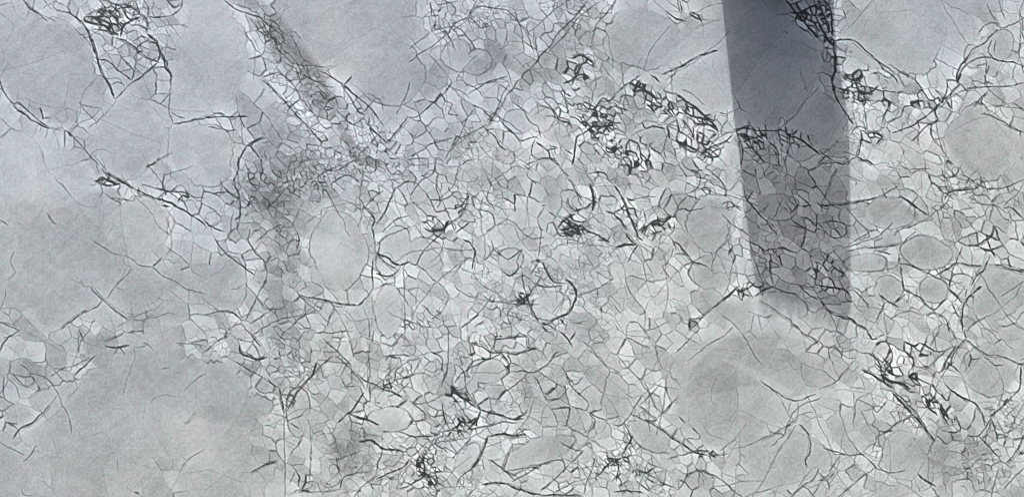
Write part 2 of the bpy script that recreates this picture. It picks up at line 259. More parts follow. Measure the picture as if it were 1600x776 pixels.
STROKES = """T 0 0
2 7 118,12 145,45 185,70 215,100
1.5 5 180,70 225,85 262,100
1.5 5 205,0 235,35 250,45
2.2 8 320,55 350,80 385,105
3 9 385,105 410,150 430,200 445,250 465,320 490,370 515,410 530,455
2 7 400,130 440,210 455,280 475,330 510,395
3 9 395,80 400,100 440,110 490,125 520,150 550,165
3 9 560,170 575,120 615,95 650,80
2.5 9 450,60 500,50 540,95 570,125
3 9 470,90 510,110 530,150 550,160
2 8 500,10 540,20 600,30 660,70
2 7 520,60 560,40 620,35
3 8 660,60 690,110 685,150
2 7 615,115 650,120 690,135
2 7 550,180 600,200 640,230 680,265 740,290
2 8 430,140 480,140 530,165
3.4 9 685,160 720,190 740,230 765,280 775,320 795,350 795,400
2 7 630,185 660,170 700,190 740,215
1.6 7 640,225 660,205 700,190
2 8 735,290 695,330 650,365 620,380 570,430 535,465
2.2 8 460,280 500,285 540,320 580,350 610,375
2 7 560,260 600,300 625,330 620,370
1.6 6 640,245 630,300 630,330 615,375
2 6 520,395 550,385 580,395
1.6 6 545,470 500,520 450,570 410,600
1.5 5 440,370 385,440 375,500 365,550 340,590 310,610
1.6 6 470,500 430,550 380,570 320,610
3.4 9 310,610 335,635
2 7 335,635 380,680 420,725 460,770
2.2 8 790,440 745,485
1.8 7 795,400 790,450 790,520 805,575
2.4 8 800,525 830,545 860,550
2.6 8 805,578 860,570 900,560 955,550
1.6 5 790,590 785,650 780,740
2 7 0,370 10,410 40,460 70,490
3 9 60,495 110,530 150,560 200,590 230,600
2 8 80,480 130,515 180,560 225,590
2.4 8 60,485 90,480 120,510
1.5 4 230,590 300,615
1.5 4 800,510 870,520 955,520
1.4 4 790,90 780,160 775,230 765,280
2 6 690,80 740,80 800,70 840,40 850,0
2 6 670,0 690,40 690,80
2 6 780,0 810,40 840,20
1.4 4 0,210 20,260 10,300
1.4 3 300,110 350,150 410,210
2 8 560,20 580,60 600,90 640,90
2 8 480,60 460,80 400,75
2 7 540,40 560,70 540,100
1.4 4 90,340 130,345
1.4 4 30,200 60,120 0,60
2.2 7 730,180 745,250 735,290
2 6 410,70 470,40 520,35
2 6 640,20 650,60 620,75
T 320 0
2.2 7 90,0 120,25 150,50 185,60 215,70 250,80 280,105 320,135 355,165 370,190
1.8 6 150,20 200,40 240,60 270,95
2 5 155,135 190,165 215,190 235,230 232,300 230,375
1.6 5 190,60 205,110 215,160 240,200
1.8 6 270,110 300,160 330,200 350,250 350,300
1.8 6 370,180 360,220 400,260 440,310 450,350
1.8 7 270,360 300,350 345,335
1.8 6 345,340 390,370 420,410 445,455 480,500 525,550
2 7 265,370 310,410 350,455 395,500 450,560 500,610 545,665
1.6 6 395,505 445,460
1.5 5 490,600 530,570
1.8 7 460,350 520,380 560,400 600,405
2 8 530,330 580,350 620,380 650,400 700,445 760,490 800,540 835,590
1.8 6 640,400 680,460 715,520 745,520
1.8 6 560,500 590,460 640,450
1.8 6 640,540 690,580 740,550
2.2 8 750,570 800,620 850,665
2.2 8 850,665 890,620 930,570 945,550
2.6 8 0,550 40,548 100,545 150,545 200,545
1.8 6 100,545 125,560 150,548
1.7 6 20,590 60,600 105,605
3 7 150,770 170,720 200,680 250,650 270,640
1.6 4 170,560 175,640 180,680
1.8 7 760,570 780,620 800,650
1.8 6 280,90 330,110 360,160
1.5 5 210,90 260,150 300,180
1.5 5 240,100 280,150 340,230
1.6 6 400,160 420,200 450,260
1.5 5 380,160 420,150 450,190
1.6 5 380,300 430,330 450,400
1.6 6 470,300 500,370 560,380
T 640 0
1.8 6 0,290 50,250 100,220 140,190 170,165
1.6 5 0,230 60,180 100,150 150,135 180,125 210,120
2 7 130,25 170,15 220,5
1.8 6 105,40 120,90 118,140
2.2 8 150,150 170,150 190,185
1.8 6 150,150 180,155 200,120 270,80 290,45
1.8 6 210,120 250,150 290,200 310,240
1.6 5 270,80 300,100 330,130 370,120
1.8 6 290,45 340,30 390,40 440,45 470,60 510,110 540,150 560,190 580,240
1.8 5 100,260 130,300 170,345 200,385
2.2 8 200,385 170,425 130,465 100,490 70,515 35,545 0,550
1.6 5 200,410 240,425 280,460
1.6 5 320,255 280,290 240,340 215,380
1.8 7 270,440 320,410 360,385 410,370 455,360
2.2 7 830,0 790,60 740,110 690,160 660,210 620,250 580,300 530,350 490,400 450,450 420,500 385,550 370,580
1.6 5 880,10 800,70 750,130 700,190 640,250
1.8 6 470,380 440,430 400,520 375,570
1.6 6 370,580 300,610 250,640 220,640 190,700 165,740
1.6 6 300,510 260,570 235,630 200,700
1.8 7 290,490 330,505 360,530 380,550
1.8 6 0,730 60,700 100,670 130,665 200,640
1.8 6 0,745 80,735
1.6 5 740,0 700,30 660,60 620,100 580,135 550,150
1.8 6 480,480 520,505 550,550 570,575 600,590 610,640
1.8 7 420,560 460,600 500,640 530,655 580,640 600,650
2.2 8 640,480 680,530 700,560 740,570 760,600
1.8 7 700,420 720,460 740,530
2.2 8 955,450 930,470 900,460 870,500 840,510 800,485 780,490
3 9 760,270 800,260 850,290 860,310
3 9 720,390 760,370 800,350 840,360
3 9 710,420 750,450
2.6 9 760,770 770,700 780,640 810,620 860,590 900,590 955,580
2 8 830,600 870,640 900,680
2.2 8 590,660 640,700 660,740 700,770
1.8 7 640,700 690,690 660,680
2 8 730,700 760,720
2 7 580,650 570,720 600,740
2.2 7 350,600 400,640 420,680 450,700
1.5 5 270,660 290,700 300,740
2 7 900,700 940,740
2 7 860,690 890,730
1.8 6 955,20 920,60 880,100 860,160 850,200
1.8 6 800,80 780,130 770,170
1.5 5 955,380 930,350 900,310 880,290
1.5 4 580,140 580,200 600,260
2 7 240,770 270,750 290,745
2 7 540,770 600,745 660,740 700,770
T 960 0
2.6 9 240,55 265,75 300,95 335,100
2.4 9 350,65 375,80 400,95
2.4 9 355,60 390,75 405,100
2 7 300,0 315,40 310,60
1.6 6 260,120 210,180 165,240 145,300 135,330
3 9 225,345 270,330 310,310 350,285 400,260 440,245 480,235
1.6 5 480,235 510,205
3.6 10 120,370 105,400 150,430 195,460
3 9 170,350 210,380
3 9 100,400 180,445
3.4 10 150,485 190,525
2.4 9 160,490 220,500
2.6 9 190,455 220,460 200,430
3.8 10 290,440 330,470 370,495 420,540 460,575 480,610
2.6 9 310,500 340,530 400,550 450,560
2.4 9 330,480 350,520
3 9 290,550 300,600 290,650 330,690 370,710 400,690
2 8 320,560 350,600 370,650
4 10 290,655 340,680 380,700
2 8 370,600 400,580 440,580 480,610
2 8 370,600 370,650
2.8 9 130,570 145,600 180,590 235,600
1.6 5 145,600 110,615 80,635
1.6 6 240,600 280,640
2 8 0,480 20,500 60,520
2.4 9 60,700 100,715
2.2 8 550,630 520,655 470,680 430,700 400,730
2 7 0,440 50,400 90,375 120,350
1.6 7 950,410 900,460 860,520 820,560 770,600 740,640
1.4 5 930,400 880,480 850,520
2 8 560,600 620,600 680,610 740,610 780,605 810,630 850,640
1.8 8 600,660 660,640 700,630
3.4 9 850,640 880,660 920,690 955,720
3.2 10 800,0 830,40 870,90 900,120 955,180
2.4 9 860,60 900,40 950,20
2.4 9 880,80 930,110 955,150
4 7 795,148 805,154
4 6 708,330 714,338
3 6 868,125 874,130
1.8 8 620,630 650,700 700,760
1.8 8 720,660 760,700 770,770
1.6 7 820,640 810,700 790,770
1.8 7 570,620 600,700 590,770
1.5 6 250,620 230,690 240,740
1.6 5 870,200 955,240
T 1280 0
4.5 10 0,110 40,190 70,220 75,290 70,340 60,380 70,430
2.6 9 70,400 80,460 120,520 160,580
2.2 8 75,190 110,185 160,190 220,240 270,280 310,310 350,340
1.8 7 270,280 300,320 350,360 370,390
2 8 120,340 150,360
2.6 9 170,380 180,420 200,440 240,430 280,400
2.6 9 180,440 190,470 230,460
1.8 7 330,300 380,340 430,360 460,390
1.8 7 340,470 310,530 290,580
2.2 9 560,480 530,520 470,560 430,590 370,610 340,620
2 8 460,560 470,600
2.2 8 600,390 590,440 560,490 540,520 550,560 500,590 470,620 430,660
3 9 210,620 260,620 290,640 270,670
2.2 9 200,640 190,690 180,730
3 9 180,735 220,750 255,770
2 7 130,770 150,740 180,735
2.6 8 640,390 660,340 690,300 740,270 800,265
2.2 8 640,380 650,330 680,280 720,230 760,210 800,170 830,140
1.8 7 740,160 760,130 800,110 830,110
1.8 7 800,190 790,240 810,270
1.8 7 820,190 815,250
2.2 9 800,270 850,285 900,290 955,310
2 8 945,300 955,340
1.8 7 780,290 775,340 770,400
1.8 7 690,410 770,408 830,405 890,400 955,385
2.2 8 780,430 750,460 720,495
2.2 7 955,80 900,115 850,130 820,110
1.6 5 770,470 810,490 870,500 955,510
2 7 760,530 800,540 860,570 910,600 955,615
1.6 5 540,520 550,600 570,680 600,740 630,770
1.8 6 520,630 550,680
2.4 9 590,760 600,750 620,765
1.8 6 840,0 850,50 870,90
1.8 6 780,20 800,60 830,100
1.8 6 930,40 940,80
1.6 5 560,470 600,455 620,440 650,450
1.4 4 130,140 200,60 250,0
1.4 3 180,190 250,120 290,60
2.4 9 0,20 30,90 50,150
2.6 9 20,0 50,40 60,100 60,160
3 8 650,370 660,350
3 7 760,535 775,525
1.8 7 205,480 215,540 225,600
1.8 7 240,490 280,470 330,470
1.8 7 0,700 60,750 110,770
2 8 0,770 60,760 120,765
1.8 7 340,560 380,540 400,500 440,490
T 0 258
3.4 9 440,75 480,65 520,80 550,90
2.6 8 455,70 490,95 545,95
2.4 8 460,60 485,60 470,85
3.4 9 495,35 540,60 590,90 630,115
1.6 6 450,0 465,40
1.6 6 485,0 495,35
2 8 630,115 680,135 730,155
3.6 10 730,155 780,170 820,190 865,215
2.6 9 755,185 790,195
2.2 8 765,40 760,100 770,120 830,125 870,130
2.2 8 740,150 770,120
2.6 9 830,170 850,140 880,150 865,120
1.6 5 765,45 800,35 850,20 900,5
1.6 6 885,145 955,155
2.4 8 865,215 900,240 940,265 955,280
2 5 515,150 560,158 615,165 635,145
1.6 3 480,110 470,170 465,260 460,340
3.6 7 220,230 245,260 262,272
2.8 8 0,260 20,268 35,278
2.6 7 82,265 95,272
2 6 70,400 50,440 55,470 70,500 40,535
1.8 7 430,350 480,380 530,410 600,425 650,465 710,475
2.6 8 710,475 755,430
2.2 4 775,420 800,370 790,290 770,240
1.8 7 710,475 760,515 820,545 880,580 955,600
1.8 7 620,475 570,530 530,570 500,620
1.4 4 590,480 560,530
2.2 8 420,565 450,600 480,625 540,680 600,720
2.2 8 480,620 455,655 390,685 340,720 285,760
4.4 9 384,687 398,680
4.4 9 462,612 475,622
1.6 5 540,660 580,690 625,695
1.4 4 330,530 380,550 410,570
1.6 5 0,670 60,665 100,690 150,745
1.8 6 0,730 40,750 90,770
1.4 4 760,590 740,620 700,650
1.6 5 600,720 660,690 720,670 760,640
1.6 5 660,720 720,710 780,690 820,695
1.4 3 880,400 830,440 780,500
T 320 258
2.6 8 160,0 150,40 135,80 160,130 155,155 100,120
2.2 8 40,130 100,125
1.8 6 160,155 165,200 160,260 150,300
2.2 8 0,260 40,290 90,310
2.2 8 45,345 90,400 130,435 180,470 230,510
1.6 4 130,435 100,450 80,485 0,530
1.8 6 210,290 205,350 230,400 280,450
2.6 8 740,190 765,215 790,255 780,290
2 8 890,105 860,170 840,220 800,280
1.8 7 890,105 955,70
2.6 7 780,290 790,350 795,410
1.8 7 955,235 900,250 850,290 830,310
1.8 6 955,290 900,310 850,330 800,375
3 8 795,410 850,430 880,455 910,465
3 9 910,465 955,450
2 7 800,415 840,450 890,485
3.2 8 800,505 840,515 880,510 910,480
2.2 8 785,440 780,510 785,560 775,590
3 7 775,590 740,630 710,655
3 7 710,655 640,645 580,635 530,625 440,605
2 6 555,640 530,680 470,695 440,705
1.6 5 790,580 840,555 890,545
2 5 925,490 930,560 932,776
1.6 3 780,600 778,776
1.6 4 480,270 530,230 600,190 680,175 730,185
2.2 7 280,450 290,500 280,540 250,600 210,680 190,720
1.8 6 300,450 340,430
1.8 7 210,740 300,680 320,660
2 7 250,620 280,660 330,670
1.8 6 740,200 800,140 830,120
1.8 7 600,80 650,50 690,55 720,80
1.8 6 500,80 560,30 640,0
2.4 7 430,310 440,350 430,400
1.8 6 0,700 60,680 120,680 160,710
2 7 210,160 200,190 230,150 205,155
2 7 130,350 110,345
1.6 6 270,20 260,60 290,90
1.8 6 200,20 210,80 250,100
1.8 6 300,190 340,150 360,130
1.6 5 340,280 280,320 240,360
T 640 258
1.8 7 120,0 105,40 60,70 30,100 0,140
1.6 5 230,0 210,80 180,120 130,165
1.6 5 130,165 180,150 220,120
1.6 6 120,90 140,170 130,200
2.6 8 70,290 100,310 150,300 190,270 210,300
2.2 8 130,250 160,290 140,310
2 7 70,270 90,260 120,280 100,300
2.2 8 280,265 250,290 215,315
2 7 270,120 265,180 240,230 200,260
2.6 8 250,345 290,370 305,420 290,480
1.8 7 0,455 30,460 60,410 100,360 150,320
1.6 6 30,460 80,500 120,540 160,570
1.8 7 390,390 430,420 470,435 525,390
2.8 8 500,450 505,480 470,515 430,490
1.6 6 500,450 520,400 525,390
1.6 6 380,350 390,400 350,440
1.5 5 300,500 330,550 380,580 440,620 480,640
2.6 8 590,440 620,460 640,500 670,540 715,550
4 9 592,446 606,452
1.6 6 595,460 575,495 560,510
3.6 8 725,530 760,560 778,600 765,650 735,690 690,710 640,740 610,735
1.8 6 715,560 640,565 590,565 560,600 545,620
1.8 7 550,640 580,690 605,730
2.2 8 500,650 530,620 550,610 560,660
2 8 490,650 530,640 510,600
2 7 525,500 530,550 540,590
2.4 8 700,710 720,745
2 7 640,740 690,770
2 7 610,740 640,776
4 9 840,90 855,130 858,170 850,210
3 9 850,180 820,200 770,212
3 8 740,155 740,185 770,210
2 7 740,60 770,110 800,160
1.6 5 840,220 835,270
2.6 9 770,230 720,255 690,300
3.4 10 700,300 720,300 750,290
3.4 10 740,260 760,290 800,330
3.4 10 760,270 800,290 830,310
3 10 710,320 750,310 790,320 800,330
3 9 730,270 780,300 820,300
3 9 820,300 880,330 930,360
2.4 9 915,350 880,350
3 9 915,215 955,230
2.4 8 955,60 930,70 900,35 830,40
4 9 618,188 628,186
2.6 8 650,215 685,240
1.6 6 625,100 650,140
2 7 490,180 495,215 480,210
1.6 6 600,270 615,310 610,350 600,420
4 8 612,298 618,302
1.5 4 360,90 410,60 450,30 500,0
1.8 6 530,0 570,30
1.8 6 560,60 590,90
1.6 5 790,610 840,590 900,560 955,530
1.6 5 780,740 830,720
1.6 6 390,600 350,660 310,700 240,760
1.6 5 160,570 180,620 150,680 100,720
1.6 5 160,360 140,420 100,450
1.8 6 250,460 270,430 300,440
1.5 5 250,450 200,520
1.8 7 200,200 240,190 260,160
1.6 6 340,20 380,90 360,150 400,210
1.6 6 700,10 740,50 720,30
1.8 6 60,650 110,700 140,720
1.8 6 0,30 30,60 20,100
T 960 258
3 9 0,95 30,140 55,180 65,230 90,280 110,330 130,350
2.4 9 50,190 70,230
3 9 0,235 30,260 60,300
3 10 55,320 80,350 105,375
3.6 10 10,385 50,370 100,370
2.2 8 0,220 40,200 50,180
2.8 9 130,310 160,280 200,260 240,260 270,240
3 9 250,270 265,300
2.2 8 180,320 220,310
2.4 9 120,300 150,290 140,320
2.4 9 200,240 210,280 260,250
1.6 6 80,160 130,150 190,145
1.8 6 340,140 300,190 270,250
1.8 7 340,140 400,160
1.6 6 330,210 380,210 420,195
2 8 275,355 310,380 340,420 370,450 400,460 430,470
4 8 370,455 400,462
2 8 275,355 290,390
1.6 6 275,390 260,430 240,470
1.8 7 110,370 80,420 60,450
1.5 5 120,370 180,420
1.6 5 460,455 480,400 520,350 540,280
1.6 6 500,230 550,275 590,300 630,330
2.6 8 545,380 530,420
2 3 340,460 270,520 200,600 150,650 140,776
3.6 10 455,665 500,635 540,600 575,570
2.6 9 575,570 590,590
2.2 8 590,590 620,575 655,548
2.2 8 610,600 640,610
3 9 660,605 690,585 735,568
2.2 7 730,430 725,490 740,560
1.8 7 700,400 740,390 800,385
2.2 8 620,350 660,370 705,400
1.8 6 600,100 620,160 660,210 700,250 750,290
2 8 870,240 910,255 930,280
2 7 350,770 420,700 450,670
1.8 6 300,700 340,740 400,700
2.2 6 680,630 740,670 800,710 860,760
1.6 6 0,650 30,690
1.6 6 0,740 20,770
1.8 7 730,560 800,590 850,600
1.8 7 860,560 900,600 955,630
1.8 7 450,30 500,80 520,110
2 7 350,20 400,50 390,100 350,130
1.8 7 500,180 540,170 590,210
1.8 7 520,200 560,190 590,200
T 1280 258
2 6 80,20 50,80 30,140 10,170
2.2 8 0,185 60,185 130,180 210,165 270,150
1.8 6 270,150 320,125 370,100
1.6 5 130,50 200,75
3 8 400,160 430,180 470,210 500,225
2.2 8 590,130 640,118 720,108 750,90
2.2 7 860,108 900,90 955,70
1.6 6 370,400 400,350 450,310
2 7 480,260 430,285 380,300 350,330
1.6 6 140,370 200,330 260,300
2 7 140,400 200,385 260,385 370,370
1.8 7 270,400 340,415
1.6 6 370,460 340,480 280,495
2 7 370,460 420,465 480,490 540,520 600,555
1.8 6 370,420 370,460
1.5 5 280,495 220,500
2.2 8 280,600 330,640 370,660
2.6 7 380,470 390,540 400,580 440,600
2.6 8 440,600 470,620 500,650 540,670 570,640 600,620
2.2 7 350,640 400,600
2.6 8 600,575 640,610 665,640
1.8 7 605,570 620,500 630,470
2.2 8 540,520 600,480 650,455 700,465 750,468
2 7 640,450 665,380
3 8 720,375 760,360 810,320
3 8 750,385 800,400 820,430
2 8 800,420 770,480 740,510 710,560
2.2 8 750,565 720,590 690,620 670,660 665,720 670,776
4.2 9 728,582 755,565
2 7 690,580 680,610
3 8 820,460 880,480 930,495 955,500
4.4 9 930,493 945,498
1.8 6 955,540 900,580 850,610
1.8 5 780,700 720,740 690,770
2 7 620,650 640,690 660,710
2 7 500,700 540,690 590,720 610,776
2.6 9 0,560 60,570 110,580 140,600
2 8 100,710 150,720 180,750
1.8 7 0,620 60,690 120,710
1.8 7 20,270 60,260 110,270 130,310 90,340 50,330 20,300
1.6 5 200,590 250,560
1.8 6 180,600 230,650
2 7 130,700 180,740 230,770
1.6 5 700,150 760,180 820,190 880,220
2 7 860,200 900,200 940,240
1.8 6 660,40 700,60 740,90 800,110 860,108
1.8 6 570,20 590,60 640,40 650,10
1.6 6 480,700 430,680 380,690 330,720
1.8 6 680,560 640,620 620,640
T 0 516
3.6 8 490,70 540,80 600,70
2 8 445,115 400,160 370,185 345,215
2.2 7 0,90 30,40 60,20 90,0
2 7 370,0 390,40
2 7 0,520 30,540 60,550 110,575
2 8 110,610 150,570 170,535
2.2 8 60,500 100,450 140,435 180,400 230,350
1.6 5 230,350 270,300
2 7 40,430 80,435
4 9 126,442 140,435
2 6 60,200 90,240 130,260 160,240
2.2 7 100,160 130,185
1.8 6 160,150 200,145 210,130
1.8 6 100,215 150,215 160,240
2 5 635,110 610,180 590,230 575,300
2.6 7 755,175 785,177
1.6 5 700,340 730,310 770,300 830,310
1.6 5 955,200 900,240 860,280
2 6 910,380 880,420 860,430
1.8 6 850,630 885,595 940,560 955,550
3.4 7 880,597 888,594
1.4 4 760,560 800,500
1.4 3 845,640 820,700 780,760
1.6 5 545,590 550,650
1.4 3 620,380 540,440 480,510
2 6 640,710 650,730
4.4 9 630,755 645,756
3 7 600,10 660,0 670,15
2.2 7 490,50 540,30 580,10
1.8 6 100,740 110,765 150,770
1.6 5 820,60 900,65 955,70
2.4 7 930,65 940,80
1.5 4 660,630 690,625
T 320 516
3 9 160,70 165,100 200,120 240,135 290,125
2 8 200,0 240,50 260,70
1.6 6 150,150 220,190 280,225 340,265
3.2 8 350,270 360,330 370,390
2 5 370,390 372,480 370,560 375,640 375,776
2 8 325,190 345,180
2.6 8 390,360 410,330 430,290 470,240 500,210 520,150
2 7 500,210 560,150 600,120
1.8 7 520,10 600,10 690,0
1.8 7 785,0 785,50
1.8 7 955,115 870,115 840,140
1.6 6 930,10 860,80
2.6 8 740,290 710,340 690,370 640,410 615,430
3.6 9 670,385 710,405 760,415 810,440
1.8 7 720,210 760,240
2.2 8 770,240 830,270 880,290 920,305
1.8 6 870,280 860,230
1.8 6 955,140 900,180 880,240
1.6 6 955,240 900,290
3.6 10 720,520 770,510 800,530 830,550 890,555
2 7 830,560 810,610 800,650
2 7 890,550 930,565 945,550
2.2 8 955,600 920,640 860,665 830,680 800,690
2 7 955,720 900,740
2.2 8 210,660 240,645 280,625 340,605
1.6 5 170,665 210,660
2.6 5 490,450 495,550 490,640 490,700
1.8 6 400,580 450,510
1.8 7 740,655 680,670 640,690 630,740
2 7 615,590 620,640 640,680
1.6 6 800,680 740,720 690,776
4 3 200,290 180,360 120,450 90,480
1.8 7 380,420 440,400 460,390
2 7 400,430 440,455
1.8 7 560,50 600,80 640,120 680,160
1.6 4 0,745 60,700 130,640
1.8 5 620,600 680,580 730,560
2.2 7 380,330 400,300 420,330 400,350
1.6 6 0,100 60,50 110,20
1.8 7 640,230 660,260 700,260
T 640 516
2 8 290,60 340,75 380,100 440,100
2 8 390,40 450,35 510,30 550,30
2 7 430,110 350,140 290,170 250,195 210,240
2.6 8 440,100 490,110 550,95 600,80
1.8 7 550,30 560,80
2 8 430,110 460,150 465,200
2.2 7 470,190 530,190 560,195 600,185 650,150 680,110 700,100
1.8 7 550,200 480,260 430,300 400,330
1.8 7 580,210 610,260 640,330
1.6 6 600,190 660,230 720,265
1.8 6 740,265 700,310 650,335
2.4 8 700,0 745,50 760,75
2.4 8 745,50 775,10
1.6 6 0,220 30,180 60,130
1.8 6 180,0 180,100 170,200 150,260
1.8 6 0,330 50,340 100,330 150,300
4 9 195,255 220,290 250,320
2.6 9 250,310 300,350 330,370
2 8 200,330 240,330
3 8 330,370 390,385 440,400 490,410 530,390 550,370
4 9 480,415 530,410
4 9 330,380 310,420 270,460
1.8 7 270,460 330,450 380,440 430,425 500,430
2.6 8 270,475 220,460
1.6 6 280,510 230,560 200,600
4 9 370,490 430,482 470,490 540,485
3 8 370,490 350,540 330,590 290,640
1.8 7 540,460 470,500
1.8 7 290,640 240,680 220,720
1.6 6 340,600 350,650
1.8 7 370,600 430,640 470,680 490,700
2 6 440,640 460,580 480,530
4 10 50,660 75,670 100,690
3 9 60,600 70,650 60,680
2.2 8 70,680 30,700 0,720
2.6 8 90,690 130,740
3 8 340,715 400,710 450,715 500,735 560,755 610,765
2.2 8 610,765 700,765 800,766
2 7 480,700 540,670 600,635 660,605 720,605
1.6 6 460,650 540,640 600,635
2.6 6 620,740 690,680 750,620 810,560
1.6 6 700,520 760,550 810,560
1.6 6 680,750 760,710 820,690
2 8 830,690 810,760
1.8 7 860,600 850,650 830,690
3 8 955,600 910,640 870,680
1.6 6 780,610 820,660
2 8 150,340 160,390 170,440
2 8 0,490 100,490 140,480
1.8 7 110,400 160,400 150,430
1.6 6 720,190 770,250 800,220
1.6 6 770,280 830,330
1.8 7 840,380 870,400 920,420
1.8 6 330,700 300,740 270,770
2.4 8 270,440 240,430 200,460
2.4 8 320,400 270,430
1.8 7 100,100 150,130 150,190
1.6 6 255,200 265,270 300,330
T 960 516
2 7 390,0 340,50 290,100
2 7 130,300 100,350 70,400 30,440 0,440
2 7 120,350 160,385 200,410
1.8 7 80,390 150,420 200,415
1.6 6 295,310 240,370 200,405
2.6 8 150,420 220,460 270,500 320,530 380,570 430,580
2.2 8 380,560 440,560
2.2 6 430,580 490,580 530,570
1.8 7 50,440 80,500 60,540 30,590
3 9 0,610 40,590
1.8 7 20,620 10,700
2 8 300,400 330,430
4.2 8 366,458 378,470
2 7 610,540 680,505 740,480 800,445 850,415
1.4 5 540,550 610,540
2 8 680,235 740,275 790,310 830,325 880,320 940,295
1.6 6 750,280 790,350 810,390 840,420
1.8 6 855,330 855,400 830,430
1.8 6 825,330 810,380
3 5 845,440 800,510 760,570 720,650 680,720 640,776
2.6 7 870,440 900,480 915,510 910,570 890,610 900,635
2 7 955,640 930,690 880,720 820,776
2 6 955,720 920,776
2.2 8 330,690 350,665 400,650 440,665 500,695 550,740 600,776
1.8 7 330,690 300,740
1.6 5 480,220 455,270 450,310 465,350
2 8 870,0 920,35 955,65
2 8 0,750 60,745 130,755
1.8 7 250,600 310,580 380,560
2 8 110,650 150,660 180,640
1.6 6 170,580 180,620
4 5 750,0 760,20
1.6 6 380,640 430,690
1.6 6 40,470 60,500 100,560
T 1280 516
2 5 20,75 70,80 110,115 140,130
3 9 200,180 250,210 300,240 340,265
5 10 290,210 330,235 380,245 420,270
3 9 340,290 380,335 430,385 470,430 500,465 540,510
2 8 350,285 440,370 500,450
2 8 200,105 240,110 280,150 290,190
3 9 400,50 440,70 470,60
2 8 470,60 510,80 550,100 590,95
1.8 7 590,95 550,130 530,170
2.6 8 640,70 600,130 580,180 560,195
2 7 680,40 640,90 610,150
2 7 680,40 720,70 780,110 850,120 920,150 955,160
2 7 770,120 820,160 860,160
2 7 560,230 540,270
2.6 8 590,250 630,290 690,320 730,345 760,380
1.8 7 760,380 770,440
2.6 8 940,170 935,260 900,310 860,350 820,380 800,400
2 7 780,370 820,370
4 9 858,345 880,320
1.8 7 800,410 770,460 740,490 690,490
2 7 740,490 790,540 840,590
2.2 7 800,410 820,460 830,520
4 10 500,320 520,350
3 9 560,340 580,400 600,440
3 9 540,300 510,350 550,390
2 6 430,400 370,430 310,470 270,490
1.6 6 310,330 270,380 250,340
1.6 5 270,490 250,560
1.8 7 20,550 80,565 140,580 210,575
2 7 0,700 40,690 70,660
3 5 0,660 40,700 50,740
1.6 6 260,640 190,690 130,740 80,776
1.6 6 240,610 270,640 330,660 400,650
3 9 460,670 500,700 540,725
4.4 9 930,576 955,570
2 7 955,480 930,540 900,590 870,620
1.8 7 955,640 900,690 860,740
1.8 6 800,776 820,700 840,640
1.6 5 160,140 110,200 80,240 0,275
1.6 5 955,340 920,400 890,460 860,540
1.6 6 560,0 520,70
1.6 6 680,0 680,40
1.6 6 620,0 640,40
2.4 8 400,100 440,140 430,180
2.4 9 300,130 330,160 340,190
2.4 9 310,190 340,140
2.2 8 220,0 250,40 300,20
2 8 480,160 520,180
2 8 600,470 640,470 660,450 640,400
3 9 590,380 600,410"""

def resample(p, step):
    p = np.asarray(p, float)
    if len(p) > 2:      # Catmull-Rom through the traced points
        q = np.vstack([2 * p[0] - p[1], p, 2 * p[-1] - p[-2]]); out = []
        for i in range(1, len(q) - 2):
            t = np.linspace(0, 1, 9)[:-1, None]
            out.append(.5 * (2 * q[i] + (q[i+1] - q[i-1]) * t + (2 * q[i-1] - 5 * q[i] + 4 * q[i+1] - q[i+2]) * t**2 + (3 * q[i] - q[i-1] - 3 * q[i+1] + q[i+2]) * t**3))
        p = np.vstack(out + [p[-1:]])
    s = np.concatenate([[0], np.cumsum(np.hypot(*np.diff(p, axis=0).T))])
    n = max(2, int(s[-1] / step)); t = np.linspace(0, s[-1], n)
    return np.column_stack([np.interp(t, s, p[:, 0]), np.interp(t, s, p[:, 1])]), t

def wiggle(t, wave, amp):
    n = int(t[-1] / wave) + 4
    return np.interp(t / wave, np.arange(n), RNG.uniform(-1, 1, n)) * amp

